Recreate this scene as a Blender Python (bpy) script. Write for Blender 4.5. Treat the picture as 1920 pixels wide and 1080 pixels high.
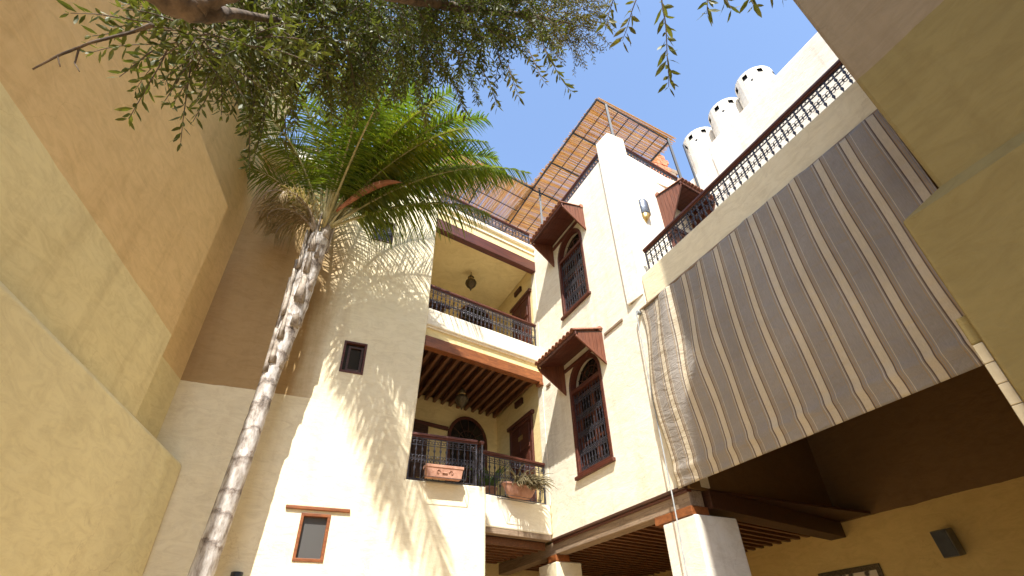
import bpy, bmesh, math, random
from mathutils import Vector, Matrix
random.seed(7)
for o in list(bpy.data.objects): bpy.data.objects.remove(o)
S = bpy.context.scene
COL = S.collection
R = math.radians
# ------------------------------------------------------------------ camera
cam = bpy.data.cameras.new('camera'); cam.lens = 18.0; cam.sensor_width = 36.0; cam.clip_end = 2000; cam.clip_start = 0.05
cam_o = bpy.data.objects.new('camera', cam); COL.objects.link(cam_o)
PIT, ROL = R(37.087), R(-1.814)
fw = Vector((0, math.cos(PIT), math.sin(PIT))); up = Vector((0, -math.sin(PIT), math.cos(PIT))); rt = Vector((1, 0, 0))
r2 = math.cos(ROL)*rt + math.sin(ROL)*up; u2 = -math.sin(ROL)*rt + math.cos(ROL)*up
cam_o.matrix_world = Matrix(((r2.x, u2.x, -fw.x, 0), (r2.y, u2.y, -fw.y, 0), (r2.z, u2.z, -fw.z, 1.5), (0, 0, 0, 1)))
S.camera = cam_o
S.render.resolution_x = 1024; S.render.resolution_y = 576
# ------------------------------------------------------------------ sky and sun
SUN_AZ, SUN_EL = 2.0, 52.0          # direction the light travels (from behind the camera), elevation
w = bpy.data.worlds.new('World'); S.world = w; w.use_nodes = True
nt = w.node_tree; bg = nt.nodes['Background']
sky = nt.nodes.new('ShaderNodeTexSky'); sky.sky_type = 'NISHITA'; sky.sun_disc = False
sky.sun_elevation = R(SUN_EL); sky.sun_rotation = R(180 + SUN_AZ); sky.air_density = 1.0; sky.dust_density = 1.0; sky.ozone_density = 1.0; sky.altitude = 400
nt.links.new(sky.outputs[0], bg.inputs[0]); bg.inputs[1].default_value = 0.15
sl = bpy.data.lights.new('sun', 'SUN'); sl.energy = 3.6; sl.angle = R(0.5); sl.color = (1.0, 0.955, 0.87)
so = bpy.data.objects.new('sun', sl); COL.objects.link(so)
sd = Vector((math.sin(R(SUN_AZ))*math.cos(R(SUN_EL)), math.cos(R(SUN_AZ))*math.cos(R(SUN_EL)), -math.sin(R(SUN_EL))))
so.rotation_euler = sd.to_track_quat('-Z', 'Y').to_euler(); so.location = (0, -10, 25)
S.view_settings.view_transform = 'Standard'; S.view_settings.look = 'None'; S.view_settings.gamma = 1
S.view_settings.exposure = 1.46
S.cycles.max_bounces = 10; S.cycles.diffuse_bounces = 6; S.cycles.transparent_max_bounces = 8
S.cycles.sample_clamp_indirect = 8.0

# ------------------------------------------------------------------ materials
def nodes(name):
    m = bpy.data.materials.new(name); m.use_nodes = True
    return m, m.node_tree, m.node_tree.nodes['Principled BSDF']
def N(t, kind, **kw):
    n = t.nodes.new(kind)
    for k, v in kw.items(): setattr(n, k, v)
    return n
def ramp(t, fac, stops):
    n = t.nodes.new('ShaderNodeValToRGB'); e = n.color_ramp.elements
    while len(e) < len(stops): e.new(0.5)
    for i, (p, c) in enumerate(stops):
        e[i].position = p; e[i].color = (c[0], c[1], c[2], 1)
    t.links.new(fac, n.inputs[0]); return n.outputs[0]
def noise(t, vec, scale, detail=4, rough=0.55, dist=0.0):
    n = t.nodes.new('ShaderNodeTexNoise'); n.inputs['Scale'].default_value = scale
    n.inputs['Detail'].default_value = detail; n.inputs['Roughness'].default_value = rough; n.inputs['Distortion'].default_value = dist
    if vec is not None: t.links.new(vec, n.inputs['Vector'])
    return n.outputs['Fac']
def mapping(t, scale, src='Object'):
    tc = t.nodes.new('ShaderNodeTexCoord'); mp = t.nodes.new('ShaderNodeMapping'); mp.inputs['Scale'].default_value = scale
    t.links.new(tc.outputs[src], mp.inputs['Vector']); return mp.outputs[0]
def mixc(t, fac, a, b, mode='MIX'):
    n = t.nodes.new('ShaderNodeMix'); n.data_type = 'RGBA'; n.blend_type = mode
    if isinstance(fac, float): n.inputs[0].default_value = fac
    else: t.links.new(fac, n.inputs[0])
    for k, v in ((6, a), (7, b)):
        if isinstance(v, tuple): n.inputs[k].default_value = (v[0], v[1], v[2], 1)
        else: t.links.new(v, n.inputs[k])
    return n.outputs[2]
def mth(t, op, a, b=0.0):
    n = t.nodes.new('ShaderNodeMath'); n.operation = op
    for k, v in ((0, a), (1, b)):
        if isinstance(v, (int, float)): n.inputs[k].default_value = v
        else: t.links.new(v, n.inputs[k])
    return n.outputs[0]
def bump(t, p, h, strength, dist=0.02):
    b = t.nodes.new('ShaderNodeBump'); b.inputs['Strength'].default_value = strength; b.inputs['Distance'].default_value = dist
    t.links.new(h, b.inputs['Height']); t.links.new(b.outputs[0], p.inputs['Normal'])
def plaster(name, col, col_high=None, zline=None, dirt=0.35, rough=0.9, bumpy=0.35, xfade=None):
    m, t, p = nodes(name)
    v = mapping(t, (1, 1, 1)); vs = mapping(t, (1.0, 1.0, 0.16))
    base = col
    if col_high:
        sep = t.nodes.new('ShaderNodeSeparateXYZ'); t.links.new(v, sep.inputs[0])
        wob = mth(t, 'MULTIPLY', mth(t, 'SUBTRACT', noise(t, v, 1.6, 6), 0.5), 0.07)
        f = mth(t, 'GREATER_THAN', mth(t, 'ADD', sep.outputs[2], wob), zline)
        if xfade:                                        # the tan coat thins out to the right in brushed streaks
            mr = t.nodes.new('ShaderNodeMapRange'); mr.inputs[1].default_value = xfade[0]; mr.inputs[2].default_value = xfade[1]
            t.links.new(mth(t, 'ADD', sep.outputs[0], mth(t, 'MULTIPLY', mth(t, 'SUBTRACT', noise(t, vs, 1.6, 6, 0.7), 0.5), 1.6)), mr.inputs[0])
            f = mth(t, 'MULTIPLY', f, mr.outputs[0])
        base = mixc(t, f, col, col_high)
    big = noise(t, v, 0.55, 6, 0.6, 0.6)
    c1 = mixc(t, mth(t, 'MULTIPLY', big, 1.0), (0.80, 0.76, 0.70), (1.12, 1.12, 1.12))
    c = mixc(t, 0.75, base, c1, 'MULTIPLY')
    st = noise(t, vs, 2.6, 5, 0.65)                      # vertical rain streaks, shape of their own
    stf = ramp(t, st, [(0.52, (0, 0, 0)), (0.80, (1, 1, 1))])
    c = mixc(t, mth(t, 'MULTIPLY', stf, dirt), c, (0.42, 0.30, 0.17), 'MULTIPLY')
    sp = noise(t, v, 14, 3, 0.6)
    spf = ramp(t, sp, [(0.70, (0, 0, 0)), (0.80, (1, 1, 1))])
    c = mixc(t, mth(t, 'MULTIPLY', spf, dirt*0.5), c, (0.4, 0.3, 0.18), 'MULTIPLY')
    vd = t.nodes.new('ShaderNodeVectorMath'); vd.operation = 'ADD'
    nd = t.nodes.new('ShaderNodeTexNoise'); nd.inputs['Scale'].default_value = 1.7; nd.inputs['Detail'].default_value = 6; t.links.new(v, nd.inputs['Vector'])
    t.links.new(v, vd.inputs[0]); t.links.new(nd.outputs['Color'], vd.inputs[1])
    vo = t.nodes.new('ShaderNodeTexVoronoi'); vo.feature = 'DISTANCE_TO_EDGE'; vo.inputs['Scale'].default_value = 0.42; t.links.new(vd.outputs[0], vo.inputs['Vector'])
    crk = mth(t, 'MULTIPLY', mth(t, 'LESS_THAN', vo.outputs['Distance'], 0.0022), mth(t, 'GREATER_THAN', noise(t, v, 0.9, 3), 0.52))
    c = mixc(t, mth(t, 'MULTIPLY', crk, 0.14), c, (0.45, 0.34, 0.22), 'MULTIPLY')
    tm = noise(t, mapping(t, (1.0, 1.0, 2.6)), 2.4, 7, 0.72, 1.5)            # trowel patches
    c = mixc(t, 0.5, c, ramp(t, tm, [(0.30, (0.77, 0.73, 0.66)), (0.58, (1.07, 1.07, 1.07))]), 'MULTIPLY')
    t.links.new(c, p.inputs['Base Color']); p.inputs['Roughness'].default_value = rough
    p.inputs['Specular IOR Level'].default_value = 0.2
    h = mth(t, 'ADD', mth(t, 'MULTIPLY', noise(t, v, 2.2, 3), 1.6), mth(t, 'MULTIPLY', noise(t, v, 32, 5, 0.7), 0.35))
    h = mth(t, 'ADD', h, mth(t, 'MULTIPLY', tm, 0.8))
    bump(t, p, h, bumpy, 0.035)
    return m
def wood(name, a, b, stretch=(0.6, 9, 9), rough=0.5, wear=None):
    m, t, p = nodes(name)
    v = mapping(t, stretch); n1 = noise(t, v, 3.2, 6, 0.65, 0.8)
    c = ramp(t, n1, [(0.3, a), (0.7, b)])
    if wear:
        f = ramp(t, noise(t, mapping(t, (2, 2, 2)), 5, 6, 0.7), [(0.55, (0, 0, 0)), (0.72, (1, 1, 1))])
        c = mixc(t, mth(t, 'MULTIPLY', f, 0.75), c, wear)
    t.links.new(c, p.inputs['Base Color']); p.inputs['Roughness'].default_value = rough
    bump(t, p, n1, 0.35, 0.01); return m
def plain(name, a, b, scale=8, rough=0.6, metal=0.0, bstr=0.2):
    m, t, p = nodes(name); v = mapping(t, (1, 1, 1)); n1 = noise(t, v, scale, 5, 0.6)
    t.links.new(ramp(t, n1, [(0.35, a), (0.68, b)]), p.inputs['Base Color'])
    p.inputs['Roughness'].default_value = rough; p.inputs['Metallic'].default_value = metal
    bump(t, p, n1, bstr, 0.01); return m
def leaf(name, a, b, scale, trans, rough=0.45, spec=0.5):
    m, t, p = nodes(name); v = mapping(t, (1, 1, 1)); n1 = noise(t, v, scale, 3, 0.6)
    c = ramp(t, n1, [(0.33, a), (0.67, b)])
    oi = N(t, 'ShaderNodeObjectInfo'); c = mixc(t, 1.0, c, ramp(t, oi.outputs['Random'], [(0.0, (0.75, 0.85, 0.8)), (0.6, (1.05, 1.0, 0.9)), (1.0, (1.45, 1.12, 0.9))]), 'MULTIPLY')
    t.links.new(c, p.inputs['Base Color']); p.inputs['Roughness'].default_value = rough; p.inputs['Specular IOR Level'].default_value = spec
    tr = N(t, 'ShaderNodeBsdfTranslucent'); mx = N(t, 'ShaderNodeMixShader'); mx.inputs[0].default_value = trans
    t.links.new(mixc(t, 1.0, c, (1.5, 1.6, 0.7), 'MULTIPLY'), tr.inputs[0])
    t.links.new(p.outputs[0], mx.inputs[1]); t.links.new(tr.outputs[0], mx.inputs[2])
    t.links.new(mx.outputs[0], t.nodes['Material Output'].inputs[0]); return m
M = {}
M['cream'] = plaster('cream_plaster', (0.83, 0.785, 0.655), dirt=0.36)
M['cream2'] = plaster('cream_plaster_parapet', (0.78, 0.70, 0.50), dirt=0.2)
M['white'] = plaster('white_plaster', (0.80, 0.76, 0.68), dirt=0.38)
M['yellow'] = plaster('yellow_plaster', (0.78, 0.65, 0.34), dirt=0.08, bumpy=0.2)
M['Lwall'] = plaster('cream_and_tan_plaster', (0.83, 0.76, 0.56), (0.43, 0.30, 0.15), 5.79, dirt=0.22, xfade=(-3.1, -4.0))
M['Wlow'] = plaster('pale_yellow_plaster', (0.83, 0.76, 0.47), dirt=0.2)
M['Wwall'] = plaster('yellow_and_ochre_plaster', (0.82, 0.72, 0.40), (0.77, 0.57, 0.28), 5.79, dirt=0.28)
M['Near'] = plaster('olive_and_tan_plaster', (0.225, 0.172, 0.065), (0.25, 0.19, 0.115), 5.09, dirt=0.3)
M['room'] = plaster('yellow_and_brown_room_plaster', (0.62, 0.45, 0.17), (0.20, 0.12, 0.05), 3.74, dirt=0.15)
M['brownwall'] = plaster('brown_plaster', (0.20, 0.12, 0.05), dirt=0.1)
M['wood'] = wood('red_brown_wood', (0.040, 0.010, 0.007), (0.13, 0.034, 0.017))
M['woodv'] = wood('red_brown_planks', (0.085, 0.024, 0.012), (0.20, 0.066, 0.032), (9, 9, 0.6), 0.5)
M['orange'] = wood('orange_wood', (0.13, 0.036, 0.009), (0.30, 0.10, 0.028), (1.2, 6, 6), 0.45, (0.10, 0.04, 0.018))
M['darkwood'] = wood('dark_wood', (0.030, 0.011, 0.006), (0.085, 0.032, 0.016))
M['joist'] = wood('joist_wood', (0.09, 0.035, 0.015), (0.22, 0.09, 0.035), (9, 0.6, 9))
M['grey_wood'] = wood('weathered_grey_wood', (0.16, 0.11, 0.07), (0.34, 0.25, 0.17), (0.6, 9, 9), 0.8, (0.12, 0.06, 0.03))
M['iron'] = plain('wrought_iron', (0.035, 0.034, 0.042), (0.11, 0.105, 0.125), 20, 0.42, 0.5)
M['steel'] = plain('painted_steel', (0.014, 0.018, 0.026), (0.03, 0.036, 0.048), 12, 0.6, 0.0)
M['terracotta'] = plain('terracotta', (0.33, 0.16, 0.10), (0.48, 0.26, 0.18), 9, 0.85)
M['tile'] = plain('old_roof_tile', (0.20, 0.075, 0.045), (0.40, 0.18, 0.11), 11, 0.85)
M['brick'] = plain('red_brick', (0.42, 0.13, 0.06), (0.58, 0.24, 0.12), 7, 0.9)
M['bronze'] = plain('aged_brass', (0.06, 0.045, 0.025), (0.16, 0.12, 0.065), 40, 0.5, 0.7, 0.6)
M['chrome'] = plain('tin_lamp_metal', (0.06, 0.07, 0.09), (0.26, 0.28, 0.32), 30, 0.4, 0.7, 0.6)
M['brass'] = plain('brass', (0.45, 0.30, 0.10), (0.62, 0.45, 0.18), 25, 0.4, 0.8)
M['black'] = plain('black_plastic', (0.012, 0.012, 0.013), (0.03, 0.03, 0.03), 9, 0.5)
M['speaker'] = plain('grey_speaker_shell', (0.12, 0.11, 0.08), (0.18, 0.165, 0.12), 9, 0.6)
M['ground'] = plain('terracotta_paving', (0.38, 0.26, 0.14), (0.54, 0.40, 0.24), 2, 0.8)
M['tilewhite'] = plain('cream_tile', (0.36, 0.29, 0.17), (0.48, 0.40, 0.26), 6, 0.6)
M['cord'] = plain('grey_cord', (0.25, 0.27, 0.28), (0.45, 0.47, 0.47), 9, 0.7)
m, t, p = nodes('dark_window_glass'); p.inputs['Base Color'].default_value = (0.02, 0.018, 0.016, 1); p.inputs['Roughness'].default_value = 0.12; p.inputs['Specular IOR Level'].default_value = 0.45
bump(t, p, noise(t, mapping(t, (1, 1, 1)), 3, 2), 0.05); M['glass'] = m
m, t, p = nodes('frosted_grey_glass'); p.inputs['Base Color'].default_value = (0.085, 0.082, 0.078, 1); p.inputs['Roughness'].default_value = 0.35
bump(t, p, noise(t, mapping(t, (1, 1, 1)), 4, 2), 0.05); M['greyglass'] = m
# reeds: colour changes from cane to cane
def reed_mat(name, st):
    m, t, p = nodes(name)
    n1 = noise(t, mapping(t, st), 1.0, 2, 0.7); n2 = noise(t, mapping(t, (1, 1, 1)), 1.6, 3)
    c = ramp(t, n1, [(0.30, (0.50, 0.285, 0.10)), (0.48, (0.69, 0.44, 0.18)), (0.60, (0.80, 0.65, 0.40)), (0.68, (0.93, 0.86, 0.73))])
    c = mixc(t, mth(t, 'MULTIPLY', n2, 0.5), c, (0.44, 0.27, 0.10))
    t.links.new(c, p.inputs['Base Color']); p.inputs['Roughness'].default_value = 0.6
    tr = N(t, 'ShaderNodeBsdfTranslucent'); t.links.new(c, tr.inputs[0]); mx = N(t, 'ShaderNodeMixShader'); mx.inputs[0].default_value = 0.62
    t.links.new(p.outputs[0], mx.inputs[1]); t.links.new(tr.outputs[0], mx.inputs[2]); t.links.new(mx.outputs[0], t.nodes['Material Output'].inputs[0])
    return m
M['reed'] = reed_mat('dry_reed', (60, 0.9, 60))
# striped awning cloth: stripes woven along local X
m, t, p = nodes('striped_awning_cloth')
tc = N(t, 'ShaderNodeTexCoord'); sep = N(t, 'ShaderNodeSeparateXYZ'); t.links.new(tc.outputs['UV'], sep.inputs[0])
fr = mth(t, 'FRACT', mth(t, 'MULTIPLY', sep.outputs[0], 12.4))
TA, BE, DK, TN, CR = (0.335, 0.30, 0.262), (0.64, 0.555, 0.41), (0.14, 0.095, 0.07), (0.40, 0.29, 0.17), (0.62, 0.55, 0.43)
stops = [(0.0, BE), (0.20, DK), (0.235, TN), (0.265, TA), (0.30, TN), (0.325, TA), (0.37, BE), (0.385, TA), (0.82, TN), (0.845, TA), (0.88, CR), (0.90, TA), (0.93, DK), (0.97, BE)]
rc = N(t, 'ShaderNodeValToRGB'); rc.color_ramp.interpolation = 'CONSTANT'; e = rc.color_ramp.elements
while len(e) < len(stops): e.new(0.5)
for i, (q, c) in enumerate(stops): e[i].position = q; e[i].color = (*c, 1)
t.links.new(fr, rc.inputs[0])
vv = mapping(t, (90, 90, 3)); slub = noise(t, vv, 2.0, 4, 0.7)
c = mixc(t, 0.55, rc.outputs[0], ramp(t, slub, [(0.3, (0.72, 0.72, 0.72)), (0.7, (1.2, 1.2, 1.2))]), 'MULTIPLY')
dn = noise(t, mapping(t, (1, 1, 1)), 1.1, 5); c = mixc(t, 0.5, c, ramp(t, dn, [(0.3, (0.75, 0.72, 0.68)), (0.65, (1.1, 1.1, 1.1))]), 'MULTIPLY')
t.links.new(c, p.inputs['Base Color']); p.inputs['Roughness'].default_value = 0.75
bump(t, p, mth(t, 'ADD', noise(t, mapping(t, (2.0, 2.0, 5)), 1.3, 6, 0.6, 0.8), mth(t, 'MULTIPLY', slub, 0.05)), 0.62, 0.07)
tr = N(t, 'ShaderNodeBsdfTranslucent'); t.links.new(c, tr.inputs[0]); mx = N(t, 'ShaderNodeMixShader'); mx.inputs[0].default_value = 0.18
t.links.new(p.outputs[0], mx.inputs[1]); t.links.new(tr.outputs[0], mx.inputs[2]); t.links.new(mx.outputs[0], t.nodes['Material Output'].inputs[0]); M['awning'] = m
M['olive'] = leaf('olive_leaf', (0.045, 0.056, 0.011), (0.13, 0.138, 0.036), 9, 0.32, 0.50, 0.3)
M['frond'] = leaf('palm_leaflet', (0.060, 0.105, 0.010), (0.175, 0.215, 0.026), 5, 0.42, 0.38, 0.5)
M['dryfrond'] = leaf('dry_palm_leaflet', (0.17, 0.13, 0.085), (0.38, 0.31, 0.21), 6, 0.3, 0.7, 0.2)
M['rachis'] = plain('palm_rachis', (0.30, 0.27, 0.12), (0.50, 0.45, 0.26), 6, 0.6)
M['spathe'] = plain('dry_palm_spathe', (0.22, 0.07, 0.03), (0.42, 0.17, 0.08), 7, 0.6)
M['bark'] = plain('olive_bark', (0.045, 0.030, 0.019), (0.15, 0.105, 0.068), 16, 0.9, 0, 0.9)
M['plant'] = leaf('balcony_plant_leaf', (0.04, 0.10, 0.015), (0.12, 0.20, 0.04), 8, 0.3)
M['succulent'] = leaf('dry_trailing_succulent', (0.16, 0.13, 0.07), (0.40, 0.30, 0.19), 14, 0.2, 0.7, 0.2)
m, t, p = nodes('ringed_palm_trunk')                   # pale trunk with dark leaf scars (shape of their own)
v = mapping(t, (1, 1, 1)); sep = N(t, 'ShaderNodeSeparateXYZ'); t.links.new(v, sep.inputs[0])
n1 = noise(t, mapping(t, (5, 5, 1.6)), 2.2, 6, 0.7); n2 = noise(t, mapping(t, (1.6, 1.6, 2.2)), 1.0, 5, 0.65)
c = ramp(t, n1, [(0.30, (0.13, 0.10, 0.08)), (0.45, (0.42, 0.38, 0.34)), (0.62, (0.70, 0.68, 0.66))])
fz = mth(t, 'FRACT', mth(t, 'ADD', mth(t, 'MULTIPLY', sep.outputs[2], 2.3), mth(t, 'MULTIPLY', n2, 2.2)))
scar = ramp(t, fz, [(0.02, (0.10, 0.06, 0.04)), (0.09, (0.55, 0.45, 0.38)), (0.16, (1, 1, 1)), (0.80, (0.9, 0.88, 0.86)), (0.98, (0.35, 0.27, 0.22))])
c = mixc(t, 0.7, c, scar, 'MULTIPLY')
t.links.new(c, p.inputs['Base Color']); p.inputs['Roughness'].default_value = 0.85; bump(t, p, mth(t, 'ADD', n1, mth(t, 'MULTIPLY', fz, 0.8)), 0.8, 0.02); M['trunk'] = m
M['leafbase'] = plain('fibrous_leaf_base', (0.20, 0.155, 0.115), (0.52, 0.46, 0.39), 7, 0.9, 0, 0.9)

# ------------------------------------------------------------------ mesh helpers
class MB:
    def __init__(s): s.v = []; s.f = []
    def add(s, vs, fs):
        k = len(s.v); s.v += [tuple(q) for q in vs]; s.f += [tuple(i + k for i in f) for f in fs]; return s
    def box(s, x0, x1, y0, y1, z0, z1):
        return s.add([(x0, y0, z0), (x1, y0, z0), (x1, y1, z0), (x0, y1, z0), (x0, y0, z1), (x1, y0, z1), (x1, y1, z1), (x0, y1, z1)],
                     [(0, 3, 2, 1), (4, 5, 6, 7), (0, 1, 5, 4), (1, 2, 6, 5), (2, 3, 7, 6), (3, 0, 4, 7)])
    def prism_y(s, poly, y0, y1):            # polygon in XZ (counter-clockwise seen from -Y), extruded along Y
        n = len(poly)
        vs = [(x, y0, z) for x, z in poly] + [(x, y1, z) for x, z in poly]
        return s.add(vs, [tuple(range(n)), tuple(range(2*n-1, n-1, -1))] + [(i+n, (i+1) % n + n, (i+1) % n, i) for i in range(n)])
    def prism_x(s, poly, x0, x1):            # polygon in YZ, extruded along X
        n = len(poly)
        vs = [(x0, y, z) for y, z in poly] + [(x1, y, z) for y, z in poly]
        return s.add(vs, [tuple(range(n)), tuple(range(2*n-1, n-1, -1))] + [(i+n, (i+1) % n + n, (i+1) % n, i) for i in range(n)])
    def prism_z(s, poly, z0, z1):
        n = len(poly)
        vs = [(x, y, z0) for x, y in poly] + [(x, y, z1) for x, y in poly]
        return s.add(vs, [tuple(range(n-1, -1, -1)), tuple(range(n, 2*n))] + [(i, (i+1) % n, (i+1) % n + n, i+n) for i in range(n)])
    def tube(s, pts, rad, n=6, cap=True):
        pts = [Vector(q) for q in pts]
        if not isinstance(rad, (list, tuple)): rad = [rad]*len(pts)
        k = len(s.v); ref = None
        for i, q in enumerate(pts):
            d = (pts[min(i+1, len(pts)-1)] - pts[max(i-1, 0)]).normalized()
            if ref is None: ref = d.orthogonal().normalized()
            a = (ref - d*ref.dot(d)).normalized(); b = d.cross(a); ref = a
            for j in range(n):
                an = 2*math.pi*j/n; s.v.append(tuple(q + (a*math.cos(an) + b*math.sin(an))*rad[i]))
        for i in range(len(pts)-1):
            for j in range(n):
                s.f.append((k+i*n+j, k+i*n+(j+1) % n, k+(i+1)*n+(j+1) % n, k+(i+1)*n+j))
        if cap: s.f.append(tuple(k+j for j in range(n-1, -1, -1))); s.f.append(tuple(k+(len(pts)-1)*n+j for j in range(n)))
        return s
    def lathe(s, prof, n=16, c=(0, 0, 0)):
        k = len(s.v)
        for r, z in prof:
            for j in range(n):
                a = 2*math.pi*j/n; s.v.append((c[0]+r*math.cos(a), c[1]+r*math.sin(a), c[2]+z))
        for i in range(len(prof)-1):
            for j in range(n): s.f.append((k+i*n+j, k+i*n+(j+1) % n, k+(i+1)*n+(j+1) % n, k+(i+1)*n+j))
        s.f.append(tuple(k+j for j in range(n-1, -1, -1))); s.f.append(tuple(k+(len(prof)-1)*n+j for j in range(n)))
        return s
    def ring(s, x, y, z, Rr, r, n=9, m=4):   # small scroll ring standing in XZ
        k = len(s.v)
        for i in range(n):
            a = 2*math.pi*i/n
            for j in range(m):
                b = 2*math.pi*j/m; q = Rr + r*math.cos(b)
                s.v.append((x+q*math.cos(a), y+r*math.sin(b), z+q*math.sin(a)))
        for i in range(n):
            for j in range(m):
                s.f.append((k+i*m+j, k+((i+1) % n)*m+j, k+((i+1) % n)*m+(j+1) % m, k+i*m+(j+1) % m))
        return s
    def mesh(s, name, bevel=0.0, smooth=False, recalc=True, seg=2):
        me = bpy.data.meshes.new(name); me.from_pydata(s.v, [], s.f)
        if bevel or recalc:
            bm = bmesh.new(); bm.from_mesh(me)
            if recalc: bmesh.ops.recalc_face_normals(bm, faces=bm.faces)
            if bevel:
                es = [e for e in bm.edges if len(e.link_faces) == 2 and e.calc_face_angle() > 0.6]
                bmesh.ops.bevel(bm, geom=es, offset=bevel, segments=seg, affect='EDGES', profile=0.5, clamp_overlap=True)
            bm.to_mesh(me); bm.free()
        if smooth:
            for q in me.polygons: q.use_smooth = True
        return me
def link(name, me, mat, parent=None, mtx=None):
    o = bpy.data.objects.new(name, me); COL.objects.link(o)
    if me is not None and mat is not None and not me.materials: me.materials.append(mat)
    if parent is not None: o.parent = parent
    if mtx is not None:
        if parent is None: o.matrix_world = mtx
        else: o.matrix_local = mtx
    return o
def part(name, mb, mat, parent=None, bevel=0.0, smooth=False, mtx=None, recalc=True, seg=2):
    return link(name, mb.mesh(name, bevel, smooth, recalc, seg), M[mat], parent, mtx)
def tag(o, label=None, cat=None, group=None, kind=None):
    if label: o['label'] = label
    if cat: o['category'] = cat
    if group: o['group'] = group
    if kind: o['kind'] = kind
    return o
def thing(name, label, cat, mtx, group=None):
    o = bpy.data.objects.new(name, None); o.empty_display_size = 0.3; COL.objects.link(o); o.matrix_world = mtx
    return tag(o, label, cat, group)
def frame(ox, oy, ux, uy, oz=0.0):           # X along the wall to the right, Y into the wall, Z up
    return Matrix(((ux, -uy, 0, ox), (uy, ux, 0, oy), (0, 0, 1, oz), (0, 0, 0, 1)))
def T(x, y, z): return Matrix.Translation((x, y, z))
CX, CY = 0.708, 11.979
FA = frame(CX, CY, 0.45756, -0.88918)        # window wing, x = metres right of the inner corner
FB = frame(CX, CY, 0.79864, 0.60182)         # balcony wing, x = 0 at the inner corner, negative to the left
FL = frame(-0.6303, 10.4331, math.sin(R(65.5)), math.cos(R(65.5)))   # left part of the back wall
AZD = R(56); FD = frame(CX + 4.17*0.45756, CY - 4.17*0.88918, math.sin(AZD), math.cos(AZD))

def wall_holes(outer, holes, depth, thick):  # plaster sheet in XZ with real openings, reveals and a body behind
    bm = bmesh.new()
    def loop(pts, y): 
        vs = [bm.verts.new((x, y, z)) for x, z in pts]
        return vs, [bm.edges.new((vs[i], vs[(i+1) % len(vs)])) for i in range(len(vs))]
    ov, oe = loop(outer, 0); es = list(oe); hv = []
    for h in holes:
        v_, e_ = loop(h, 0); es += e_; hv.append(v_)
    bmesh.ops.triangle_fill(bm, edges=es, use_beauty=True, use_dissolve=False)
    bv = [bm.verts.new((v.co.x, thick, v.co.z)) for v in ov]
    for i in range(len(ov)):
        j = (i+1) % len(ov); bm.faces.new((ov[i], ov[j], bv[j], bv[i]))
    bm.faces.new(bv)
    for v_ in hv:
        b_ = [bm.verts.new((v.co.x, depth, v.co.z)) for v in v_]
        for i in range(len(v_)):
            j = (i+1) % len(v_); bm.faces.new((v_[i], v_[j], b_[j], b_[i]))
        bm.faces.new(b_)
    bmesh.ops.recalc_face_normals(bm, faces=bm.faces)
    me = bpy.data.meshes.new('wall'); bm.to_mesh(me); bm.free(); return me
def arch(x0, x1, z0, zs, za, n=14, inset=0.0):
    x0 += inset; x1 -= inset; z0 += inset; za -= inset; cx = (x0+x1)/2; rx = (x1-x0)/2
    return [(x0, z0), (x1, z0)] + [(cx + rx*math.cos(math.pi*i/n), zs + (za-zs)*math.sin(math.pi*i/n)) for i in range(n+1)]
def ring_strip(mb, outer, inner, y0, y1):    # frame between two outlines with the same point count
    n = len(outer); k = len(mb.v)
    for pts, y in ((outer, y0), (inner, y0), (inner, y1), (outer, y1)): mb.v += [(x, y, z) for x, z in pts]
    for r in range(4):
        q = (r+1) % 4
        for i in range(n):
            j = (i+1) % n; mb.f.append((k+r*n+i, k+r*n+j, k+q*n+j, k+q*n+i))
    return mb

# ------------------------------------------------------------------ iron railings
_bal = {}
def baluster_mesh(h):
    key = round(h, 3)
    if key not in _bal:
        b = MB().box(-.008, .008, -.008, .008, 0, h)
        for f in (0.27, 0.72):
            b.box(-.020, .020, -.014, .014, h*f-.010, h*f+.010); b.box(-.013, .013, -.013, .013, h*f-.032, h*f+.032)
        me = b.mesh('baluster', 0, False); me.materials.append(M['iron']); _bal[key] = me
    return _bal[key]
def railing(parent, x0, x1, y, z0, z1, sp, hand=True, label=None, mtx=None, hw=0.045):
    fr_ = MB(); zt = z1 - (0.085 if hand else 0.03)
    fr_.box(x0, x1, y-.011, y+.011, zt-.016, zt); fr_.box(x0, x1, y-.011, y+.011, z0+.03, z0+.046)
    n = max(2, round((x1-x0)/sp)); sp = (x1-x0)/n; h = zt - z0 - .03
    for x in (x0, x1): fr_.box(x-.016, x+.016, y-.016, y+.016, z0-.02, zt)
    r = part('railing', fr_, 'iron', parent, mtx=mtx)
    if label: r['label'] = label
    me = baluster_mesh(h - 0.016)
    for i in range(1, n): link('baluster', me, None, r, T(x0+i*sp, y, z0+.03))
    sc = MB(); rr = min(sp*0.22, 0.034)
    for i in range(n):
        for dx in (0.27, 0.73):
            for f in (0.90, 0.54, 0.43): sc.ring(x0+(i+dx)*sp, y, z0+.03+h*f, rr, 0.0065, 8, 3)
    for f in (0.485, 0.82): sc.box(x0, x1, y-.006, y+.006, z0+.03+h*f-.006, z0+.03+h*f+.006)
    tag(part('scrollwork', sc, 'iron', r, recalc=False), kind='stuff')
    if hand:
        hb = MB().box(x0-.03, x1+.03, y-hw, y+hw, z1-.055, z1); hb.box(x0-.03, x1+.03, y-hw*.6, y+hw*.6, z1-.085, z1-.055)
        part('handrail', hb, 'wood', r, 0.012)
    return r

# ------------------------------------------------------------------ ground
g = part('ground', MB().box(-400, 400, -400, 400, -0.4, 0.0), 'ground'); tag(g, kind='structure')

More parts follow.
